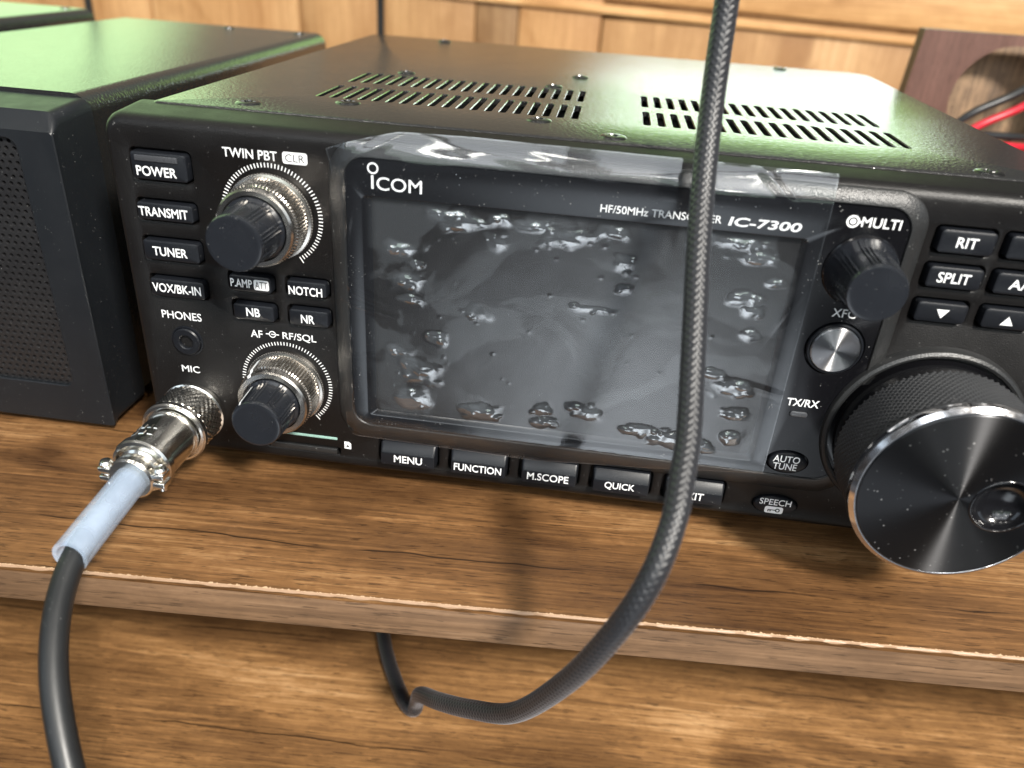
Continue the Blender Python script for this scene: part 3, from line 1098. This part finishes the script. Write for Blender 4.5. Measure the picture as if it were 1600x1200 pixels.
L = [loop3(bm, blk(0), 1.2), loop3(bm, blk(0.0), -0.15), loop3(bm, blk(0.06), -0.5), loop3(bm, blk(0.93), -1.95), loop3(bm, blk(1.0), -1.95), loop3(bm, blk(1.05), -1.6)]
loft(bm, L, False)
bez = obj('display_surround', bm, M['rim'], radio, ang=35)
bm = bmesh.new()
pl = loop3(bm, blk(1.06), YP)
wo = rr(-54.2, 47.2, 26.4, 85.9, 1.2, 4)
wi = rr(-51.4, 45.4, 28.0, 85.0, 0.8, 4)
a = loop3(bm, wo, YP)
b2 = loop3(bm, grow(wo, -0.25), YP + 0.12)
c = loop3(bm, wi, 0.6)
c2 = loop3(bm, wi, 1.0)
loft(bm, [a, b2, c, c2], False)
hs = [a]
for cx, cz, rx, rz in ((59.0, 60.3, 6.9, 6.9), (55.5, 27.7, 5.4, 3.5)):
    hh = circ(cx, cz, rx, 48, rz)
    q0 = loop3(bm, hh, YP)
    q1 = loop3(bm, circ(cx, cz, rx - 0.3, 48, rz - 0.3), YP + 0.3)
    q2 = loop3(bm, circ(cx, cz, rx - 0.3, 48, rz - 0.3), YP + 1.4)
    loft(bm, [q0, q1, q2], True)
    hs.append(q0)
hh = rr(52.8, 57.4, 41.0, 42.7, 0.8, 5)
q0 = loop3(bm, hh, YP)
q1 = loop3(bm, grow(hh, -0.15), YP + 0.3)
loft(bm, [q0, q1], True)
hs.append(q0)
fill_holes(bm, pl, hs)
plate = obj('display_plate', bm, M['plate'], radio, ang=30)
bm = bmesh.new()
boxm(bm, -51.6, 45.6, 0.75, 1.6, 28.8, 85.2)
obj('screen', bm, M['screen'], radio)

# maker's mark and model lettering
bm = bmesh.new()
ring_flat(bm, 0, 0, 0.92, 1.32, YP - 0.04, 40)
obj('ring_mark', bm, M['white'], plate, (-51.3, 0, 92.2))
text('I', -51.45, 89.05, 0.55, 3.1, YP - 0.01, plate, bold=0.0)
text('COM', -45.2, 88.85, 10.6, 3.05, YP - 0.01, plate, bold=0.004)
text('HF/50MHz TRANSCEIVER', 14.2, 88.2, 26.8, 1.75, YP - 0.01, plate, bold=0.006)
text('IC-7300', 37.0, 88.1, 15.8, 2.05, YP - 0.01, plate, bold=0.02, shear=0.12)
text('MULTI', 61.2, 90.75, 8.3, 2.2, YP - 0.01, plate, bold=0.012)
text('XFC', 58.9, 69.35, 5.3, 2.1, YP - 0.01, plate, bold=0.006)
text('TX/RX', 55.4, 45.05, 7.7, 2.1, YP - 0.01, plate, bold=0.012)
bm = bmesh.new()
ring_flat(bm, 0, 0, 0.95, 1.4, YP - 0.04)
flat(bm, circ(0, 0, 0.62, 20), YP - 0.05)
flat(bm, rr(1.4, 2.0, -0.25, 0.25, 0.05, 2), YP - 0.05)
obj('knob_symbol', bm, M['white'], plate, (55.2, 0, 90.65))

bm = bmesh.new()
L = [loop3(bm, rr(-2.1, 2.1, -0.7, 0.7, 0.65, 5), 0.3), loop3(bm, rr(-2.1, 2.1, -0.7, 0.7, 0.65, 5), -0.25), loop3(bm, rr(-1.8, 1.8, -0.45, 0.45, 0.4, 5), -0.4)]
loft(bm, L)
obj('indicator_light', bm, M['led'], radio, (55.1, YP, 41.85))


def oval_button(cx, cz, rx, rz, y):
    bm = bmesh.new()
    L = [loop3(bm, circ(0, 0, rx, 48, rz), 1.4), loop3(bm, circ(0, 0, rx, 48, rz), -0.5), loop3(bm, circ(0, 0, rx - 0.25, 48, rz - 0.25), -0.85), loop3(bm, circ(0, 0, rx - 0.9, 48, rz - 0.9), -1.05)]
    loft(bm, L)
    return obj('push_button', bm, M['cap'], radio, (cx, y, cz), ang=28)


o = oval_button(55.5, 27.7, 4.8, 2.95, YP)
text('AUTO', 55.0, 29.0, 6.6, 1.95, YP - 1.06, o, bold=0.006)
text('TUNE', 55.0, 26.75, 5.9, 1.95, YP - 1.06, o, bold=0.006)
o = oval_button(55.9, 13.0, 5.6, 2.75, 0)
text('SPEECH', 55.7, 14.35, 8.2, 1.9, -1.06, o, bold=0.006)
bm = bmesh.new()
flat(bm, rr(-2.4, 2.4, -1.05, 1.05, 0.6, 4), -1.1)
kb = obj('label_box', bm, M['white'], o, (55.75, 0, 11.85))
bm = bmesh.new()
ring_flat(bm, 0.95, 0, 0.32, 0.62, -1.16, 20)
flat(bm, rr(-1.6, 0.4, -0.13, 0.13, 0.05, 2), -1.16)
flat(bm, rr(-1.6, -1.3, -0.55, 0.13, 0.05, 2), -1.17)
flat(bm, rr(-1.05, -0.75, -0.5, 0.13, 0.05, 2), -1.17)
obj('key_symbol', bm, M['black_print'], o, (55.75, 0, 11.85))

# brushed round XFC button
bm = bmesh.new()
lathe(bm, [(6.4, 0.6), (6.4, -0.3), (6.15, -0.6), (5.85, -0.6), (5.75, -0.2), (5.7, 0.3)], 64, cap=False)
o = obj('round_button', bm, M['cap'], radio, (59.0, YP, 60.3), ang=30)
bm = bmesh.new()
lathe(bm, [(5.6, 0.4), (5.6, -0.9), (5.35, -1.15), (2.5, -1.12), (0.15, -1.1)], 96)
obj('brushed_cap', bm, M['brushed_mid'], o, (59.0, YP, 60.3), ang=30)

# MULTI knob with its collar
k = knob(59.6, 79.8, False, 15.5, 6.3, None, YP)
bm = bmesh.new()
lathe(bm, [(8.3, YP + 0.3), (8.2, YP - 0.5), (7.9, YP - 0.8), (7.5, YP - 0.7), (7.35, YP - 0.1), (5, YP - 0.05)], 64)
obj('collar', bm, M['plate'], k, (59.6, 0, 79.8), ang=30)

# ------------------------------------------------------------------ main tuning dial
DX, DZ = 84.8, 39.7
bm = bmesh.new()
lathe(bm, [(23.6, 0.4), (23.6, -1.8), (23.2, -2.6), (22.5, -3.0), (21.9, -2.8), (21.6, -1.2), (12, -1.0)], 128)
skirt = obj('tuning_dial', bm, M['rim'], radio, (DX, 0, DZ), ang=30)
bm = bmesh.new()
lathe(bm, [(21.0, -1.1), (21.0, -8.2), (20.6, -8.8)], 128, cap=False)
obj('gloss_collar', bm, M['dark_gloss'], skirt, (DX, 0, DZ), ang=30)
bm = bmesh.new()
NS, NR = 336, 40
prof = [(20.5, -8.5), (21.3, -8.6)] + [(21.55, -8.7 - 13.8 * i / NR) for i in range(NR + 1)] + [(21.9, -22.7), (22.4, -23.6), (22.35, -24.2)]


def dia(i, k):
    if 2 <= k <= NR + 2:
        q = k - 2
        a = (i + q) % 4
        b_ = (i - q) % 4
        return 0.36 * (1 - abs(a - 2) / 2) + 0.36 * (1 - abs(b_ - 2) / 2) - 0.4
    return 0


lathe(bm, prof, NS, dia, cap=False)
obj('rubber_grip', bm, M['rubber'], skirt, (DX, 0, DZ), ang=18)
bm = bmesh.new()
lathe(bm, [(22.35, -24.15), (22.45, -24.5), (22.35, -26.1), (21.4, -26.85), (21.1, -26.85), (20.9, -26.7)], 160, cap=False)
obj('silver_ring', bm, M['silver'], skirt, (DX, 0, DZ), ang=30)
bm = bmesh.new()
n = 160
ddx, ddz, dr = 9.4, -0.7, 6.8
loops = []
for r_, y_ in ((20.98, -26.6), (20.95, -26.95), (20.7, -27.1)):
    loops.append([bm.verts.new((r_ * math.cos(2 * math.pi * i / n), y_, r_ * math.sin(2 * math.pi * i / n))) for i in range(n)])
bridge(bm, loops[0], loops[1])
bridge(bm, loops[1], loops[2])
hl = [bm.verts.new((ddx + dr * math.cos(2 * math.pi * i / n), -27.1, ddz + dr * math.sin(2 * math.pi * i / n))) for i in range(n)]
prev = loops[2]
for s in range(1, 9):
    f = s / 8
    cur = hl if s == 8 else [bm.verts.new(prev_o.co.lerp(h.co, f)) for prev_o, h in zip(loops[2], hl)]
    bridge(bm, prev, cur)
    prev = cur
obj('dial_face', bm, M['brushed_dark'], skirt, (DX, 0, DZ), ang=30)
bm = bmesh.new()
pr = [(dr + 0.02, -27.1), (dr - 0.1, -27.3), (dr - 0.35, -27.35), (dr - 0.6, -27.1)]
pr += [((dr - 0.65) * math.cos(math.radians(a)), -27.0 + 3.6 * math.sin(math.radians(a))) for a in range(4, 89, 6)]
lathe(bm, pr, 72)
obj('finger_dimple', bm, M['dark_gloss'], skirt, (DX + ddx, 0, DZ + ddz), ang=50)

# ------------------------------------------------------------------ protective film over the display
NU, NV = 330, 250
clusters = [(-32, 82.5, 5.2, 2.2, 0.9), (-14, 82.6, 3.8, 1.4, 0.8), (-6, 80.5, 4.4, 1.9, 0.8), (4, 83, 3.0, 1.2, 0.7), (-44.5, 74, 3.6, 1.7, 0.8), (-41, 70.5, 1.4, 1.2, 0.6),
            (-43, 66, 3.4, 2.0, 0.8), (-42, 61.5, 2.8, 1.2, 0.7), (-36, 52, 2.6, 1.7, 0.7), (-40, 42, 4.5, 3.5, 0.5), (-42, 34, 4.4, 2.6, 0.8), (-24, 32.2, 4.6, 2.2, 0.9),
            (-8, 35, 2.4, 1.6, 0.8), (-6.5, 31.6, 3.6, 1.5, 0.9), (3.5, 35.2, 4.2, 2.2, 0.8), (17, 32.4, 3.6, 1.7, 0.8),
            (26, 30.5, 4.4, 2.6, 0.9), (33, 29.8, 2.6, 2.2, 0.8), (38, 47.5, 4.6, 1.8, 0.9), (32, 50.5, 3, 1.2, 0.7), (33, 83.5, 4.6, 1.1, 0.8), (37, 80.5, 4.2, 1.4, 0.9), (36, 70.5, 3.6, 1.6, 0.8),
            (38.5, 67.5, 2.6, 1.1, 0.8), (39, 61.5, 2.6, 1.0, 0.7), (8, 76, 2.2, 1.8, 0.5), (8, 70, 1.6, 1.1, 0.5), (-22, 78, 2.6, 2.0, 0.4), (2, 64, 4.4, 0.8, 0.5), (-26, 60, 3.0, 1.6, 0.3), (-46, 47, 2.0, 1.2, 0.7), (40.5, 40, 2.6, 1.6, 0.8), (40, 33.5, 2.4, 1.6, 0.9), (-22, 83, 2.6, 1.0, 0.8), (24, 83.4, 3.0, 1.0, 0.8), (41.5, 75, 1.8, 1.2, 0.8)]
micro = []
for (cx, cz, rx, rz, h) in clusters:
    for _ in range(int(2 + rx * 0.9)):
        a = random.random() * 6.28
        q = random.random() ** 0.5 * 1.25
        s = random.uniform(0.35, 0.95)
        micro.append((cx + rx * q * math.cos(a), cz + rz * q * math.sin(a), s * random.uniform(1, 1.9), s, random.uniform(0.12, 0.30)))
for _ in range(40):
    s = random.uniform(0.3, 0.6)
    micro.append((random.uniform(-49, 43), random.uniform(31, 84), s, s, random.uniform(0.05, 0.14)))
BINS = {}
for L_, big in ((clusters, True), (micro, False)):
    for b in L_:
        k = 1.6 if big else 1.0
        for i in range(int((b[0] - b[2] * k) // 4), int((b[0] + b[2] * k) // 4) + 1):
            for j in range(int((b[1] - b[3] * k) // 4), int((b[1] + b[3] * k) // 4) + 1):
                BINS.setdefault((i, j), []).append((b, big))


AIR = [0.0]


def film_y(x, z):
    AIR[0] = 0.0
    y = -2.35
    if x < -57.5:
        y += min(1.5, (-57.5 - x) * 0.42)
    if z < 24:
        y += min(1.6, (24 - z) * 0.34)
    if z > 91:
        t = min(1.0, (z - 91) / 4)
        y += 0.024 * (z - 91) ** 2
        y += t * (0.55 * noise.noise((x * 0.022, z * 0.10, 3.0)) + 0.26 * noise.noise((x * 0.055, z * 0.22, 7.0)))
        for (cx, cz, ang, am, ln) in ((-52, 96, 0.5, 0.20, 9), (-18, 97, -0.12, 0.16, 14), (20, 98, 0.1, 0.14, 16), (38, 96.5, -0.75, 0.26, 8), (2, 95.5, 0.06, 0.12, 18)):
            du = (x - cx) * math.cos(ang) + (z - cz) * math.sin(ang)
            dv = -(x - cx) * math.sin(ang) + (z - cz) * math.cos(ang)
            y -= t * am * math.exp(-(du / ln) ** 2) * max(0.0, 1 - abs(dv) / 1.6)
    for (cx, cz, ang, am, ln) in ((-55, 58, -0.25, 0.30, 7), (-54, 61.5, -0.42, 0.22, 6), (-56, 44, 0.2, 0.16, 5), (-50, 22, 0.05, 0.14, 8), (44, 48, -0.2, 0.22, 6), (47, 70, 1.2, 0.2, 7), (-57, 80, 1.4, 0.16, 8)):
        du = (x - cx) * math.cos(ang) + (z - cz) * math.sin(ang)
        dv = -(x - cx) * math.sin(ang) + (z - cz) * math.cos(ang)
        if abs(du) < 2.5 * ln and abs(dv) < 1.4:
            y -= am * math.exp(-(du / ln) ** 2) * (1 - abs(dv) / 1.4) ** 1.3
    inside = -52 < x < 46 and 28 < z < 86
    y -= 0.14 * noise.noise((x * 0.04, z * 0.045, 0.4)) + 0.02 * noise.noise((x * 0.2, z * 0.2, 1.4))
    if inside:
        for (b, big) in BINS.get((int(x // 4), int(z // 4)), ()):
            if big:
                wob = 0.60 * noise.noise((x * 0.22, z * 0.30, b[0])) + 0.16 * noise.noise((x * 0.6, z * 0.8, b[1]))
                d = math.hypot((x - b[0]) / (b[2] * 1.4), (z - b[1]) / (b[3] * 1.4)) * (1 + wob)
                if d < 1.0:
                    e = (1 - d * d) ** 1.9
                    hgt = (0.22 * b[3] + 0.07) * b[4]
                    y -= hgt * e * (1 + 0.30 * noise.noise((x * 0.35, z * 0.6, b[1])))
                    y += 0.05 * math.sin((x * 0.5 + z * 1.9) + 3 * noise.noise((x * 0.3, z * 0.3, 4))) * e
                    AIR[0] = max(AIR[0], min(1.0, e * 2.2) * (0.45 + 0.55 * b[4]))
            else:
                d = math.hypot((x - b[0]) / b[2], (z - b[1]) / b[3])
                if d < 1:
                    y -= 0.8 * b[4] * (1 - d * d)
                    AIR[0] = max(AIR[0], 0.35 * (1 - d * d))
    return y


def lerp_tab(tab, t):
    for (a, va), (b, vb) in zip(tab, tab[1:]):
        if t <= b:
            return va + (vb - va) * (t - a) / (b - a)
    return tab[-1][1]


bm = bmesh.new()
rows = []
airs = []
topt = [(-62.4, 95.4), (-58, 97.2), (-52, 98.9), (-45.6, 100.5), (-30, 100.7), (49.8, 100.1)]
bott = [(-62.4, 18.8), (-30, 18.3), (-8, 17.9), (20, 20), (40, 22.5), (50.3, 23.6)]
for j in range(NV + 1):
    v = j / NV
    row = []
    for i in range(NU + 1):
        u = i / NU
        xl = -60.3 - 2.1 * max(0, (v - 0.8) / 0.2) ** 2
        x = xl + (50.1 - xl) * u
        zb, zt = lerp_tab(bott, x), lerp_tab(topt, x)
        z = zb + (zt - zb) * v
        row.append(bm.verts.new((x, film_y(x, z), z)))
        airs.append(max(AIR[0], 0.7 if i in (0, NU) or j in (0, NV) else 0.0))  # border counts as air too, so a bright rim is painted along the edge
    rows.append(row)
for a, b in zip(rows, rows[1:]):
    for i in range(NU):
        bm.faces.new((a[i], a[i + 1], b[i + 1], b[i]))
film = obj('protective_film', bm, M['film'], None, ang=180, recalc=False)
at_ = film.data.attributes.new('air', 'FLOAT', 'POINT')
at_.data.foreach_set('value', airs)
tag(film, 'clear bubbled protective film stuck over the radio screen, its top edge curling up', 'film')

# ------------------------------------------------------------------ microphone lead and its plug
PX, PZ = -104.0, 20.2
mic = empty('microphone_cable', (PX, -45, 0), 'black microphone cable with nickel screw plug and clear sleeve, plugged into the radio', 'cable')
bm = bmesh.new()
lathe(bm, [(7.0, -12.5), (7.25, -13.0), (7.25, -13.6), (6.9, -14.0), (6.85, -25.0), (7.2, -25.2), (7.5, -25.6), (7.55, -27.6), (7.2, -28.2), (6.4, -28.4), (6.2, -27.2), (4.8, -27.0)], 72)
plug = obj('plug', bm, M['nickel'], mic, (PX, 0, PZ), ang=30)
bm = bmesh.new()
NS, NR = 120, 14
pr = [(8.1, 0.2), (8.7, -0.2), (8.75, -1.6), (8.3, -1.9)] + [(8.45, -2.2 - 8.0 * i / NR) for i in range(NR + 1)] + [(8.3, -10.5), (8.75, -10.8), (8.8, -12.0), (8.4, -12.5), (7.8, -12.6), (7.7, -12.0)]


def dk(i, k):
    if 4 <= k <= 4 + NR:
        q = k - 4
        return 0.22 * (1 - abs(((i + q) % 4) - 2) / 2) + 0.22 * (1 - abs(((i - q) % 4) - 2) / 2) - 0.2
    return 0


lathe(bm, pr, NS, dk)
obj('coupling_ring', bm, M['nickel'], plug, (PX, 0, PZ), ang=18)
bm = bmesh.new()
for rowi, (a0, items) in enumerate(((92, 4), (92, 3))):
    yc = -20.0 if rowi == 0 else -22.8
    for k in range(items):
        a = math.radians(a0 - 9 + k * (14 if items == 4 else 19))
        ww = 0.075 if items == 4 else 0.11
        vs = []
        for (da, dy, rr_) in ((-1, -1, 6.82), (1, -1, 6.82), (1, 1, 6.82), (-1, 1, 6.82)):
            t = a + da * ww
            vs.append(bm.verts.new((rr_ * math.cos(t), yc + dy * 0.9, rr_ * math.sin(t))))
        vt = []
        for (da, dy) in ((-1, -1), (1, -1), (1, 1), (-1, 1)):
            t = a + da * ww * 0.8
            vt.append(bm.verts.new((7.08 * math.cos(t), yc + dy * 0.7, 7.08 * math.sin(t))))
        loft(bm, [vs, vt])
obj('embossed_mark', bm, M['nickel'], plug, (PX, 0, PZ), ang=50)
bm = bmesh.new()
lathe(bm, [(5.4, -26.6), (5.6, -28.6), (4.9, -29.2), (5.5, -29.8), (5.7, -32.6), (5.2, -33.2), (4.0, -33.3)], 40)
for sx in (-1, 1):
    b0 = sx * 4.2
    boxm(bm, min(b0, sx * 8.4), max(b0, sx * 8.4), -32.8, -29.4, 0.35, 2.1, 0.35)
    boxm(bm, min(b0, sx * 8.4), max(b0, sx * 8.4), -32.8, -29.4, -2.1, -0.35, 0.35)
clamp = obj('cord_clamp', bm, M['nickel'], plug, (PX, 0, PZ - 0.3), ang=35)
for sx in (-1, 1):
    bm = bmesh.new()
    L = []
    for r_, z_ in ((1.0, -3.2), (1.0, 2.0), (1.55, 2.1), (1.6, 2.7), (1.2, 3.3), (0.4, 3.45)):
        L.append([bm.verts.new((r_ * math.cos(i * math.pi / 10), r_ * math.sin(i * math.pi / 10), z_)) for i in range(20)])
    loft(bm, L, True, True)
    obj('clamp_screw', bm, M['nickel'], plug, (PX + sx * 6.9, -31.1, PZ - 0.3), ang=35)
bm = bmesh.new()
sp = smooth_path([(0, -31.5, 19.6), (0, -40, 18.8), (0, -50, 17.8), (0, -57.6, 16.9)], 1.0)
tA = []
for rad_ in (4.0, 3.0):
    L = []
    for p in sp:
        L.append([bm.verts.new((rad_ * math.cos(i * math.pi / 18), p.y, p.z + rad_ * math.sin(i * math.pi / 18))) for i in range(36)])
    tA.append(L)
for L in tA:
    loft(bm, L, False)
bridge(bm, tA[0][-1], tA[1][-1])
bridge(bm, tA[0][0], tA[1][0])
obj('sleeve', bm, M['silicone'], mic, (PX, 0, 0), ang=40)
bm = bmesh.new()
tube(bm, smooth_path([(-104, -30, 19.4), (-104, -44, 18.3), (-104.0, -55, 16.4), (-103.0, -63, 13.0), (-100.6, -70.5, 9.0), (-97.2, -77.5, 4.2), (-93.2, -83.5, -1.2), (-88.6, -89.3, -7.4), (-83.0, -95.5, -15.0), (-76, -103, -24), (-66, -114, -34), (-52, -130, -40)], 1.5), 2.75, 22)
obj('cord', bm, M['cord'], mic)

# ------------------------------------------------------------------ braided cable hanging in front
pts = [(17.6, 1.4, 176.3), (19.1, 0.9, 153.8), (20.3, 0.5, 135.8), (20.6, 0.4, 131.3), (20.6, -2.5, 119.9), (20.7, -6.1, 109.4), (20.9, -13.1, 96.8), (21.2, -21.3, 86.0), (21.7, -28.8, 76.7), (22.2, -38.2, 65.9), (22.3, -45.6, 58.8),
       (21.6, -52.0, 53.5), (20.5, -58.7, 47.8), (17.4, -65.5, 39.6), (12.6, -67.2, 27.5), (5.1, -61.7, 5.8), (-5.6, -47.7, -23.7), (-18.0, -35.6, -40.3), (-28.5, -25.4, -52.0),
       (-36.5, -13, -66.0), (-40.4, -1.0, -84), (-41.8, 0.8, -91.0), (-44.5, 2.6, -92.4), (-48.5, 7.6, -92.4), (-56.5, 21.3, -92.4), (-62.2, 34.3, -92.4), (-72, 60, -92.4), (-84, 100, -92.4), (-90, 160, -92.4)]
path = smooth_path(pts, 0.25)
bm = bmesh.new()


def braid(a, s):
    q = s * 4.2
    h1 = math.sin(9 * a + q)
    h2 = math.sin(9 * a - q)
    return 2.38 + 0.10 * max(h1, h2)


tube(bm, path, 2.4, 64, braid)
bc = obj('braided_cable', bm, M['braid'], None, ang=80)
tag(bc, 'black braided cable hanging down in front of the radio and looping onto the desk', 'cable')

flush_text()
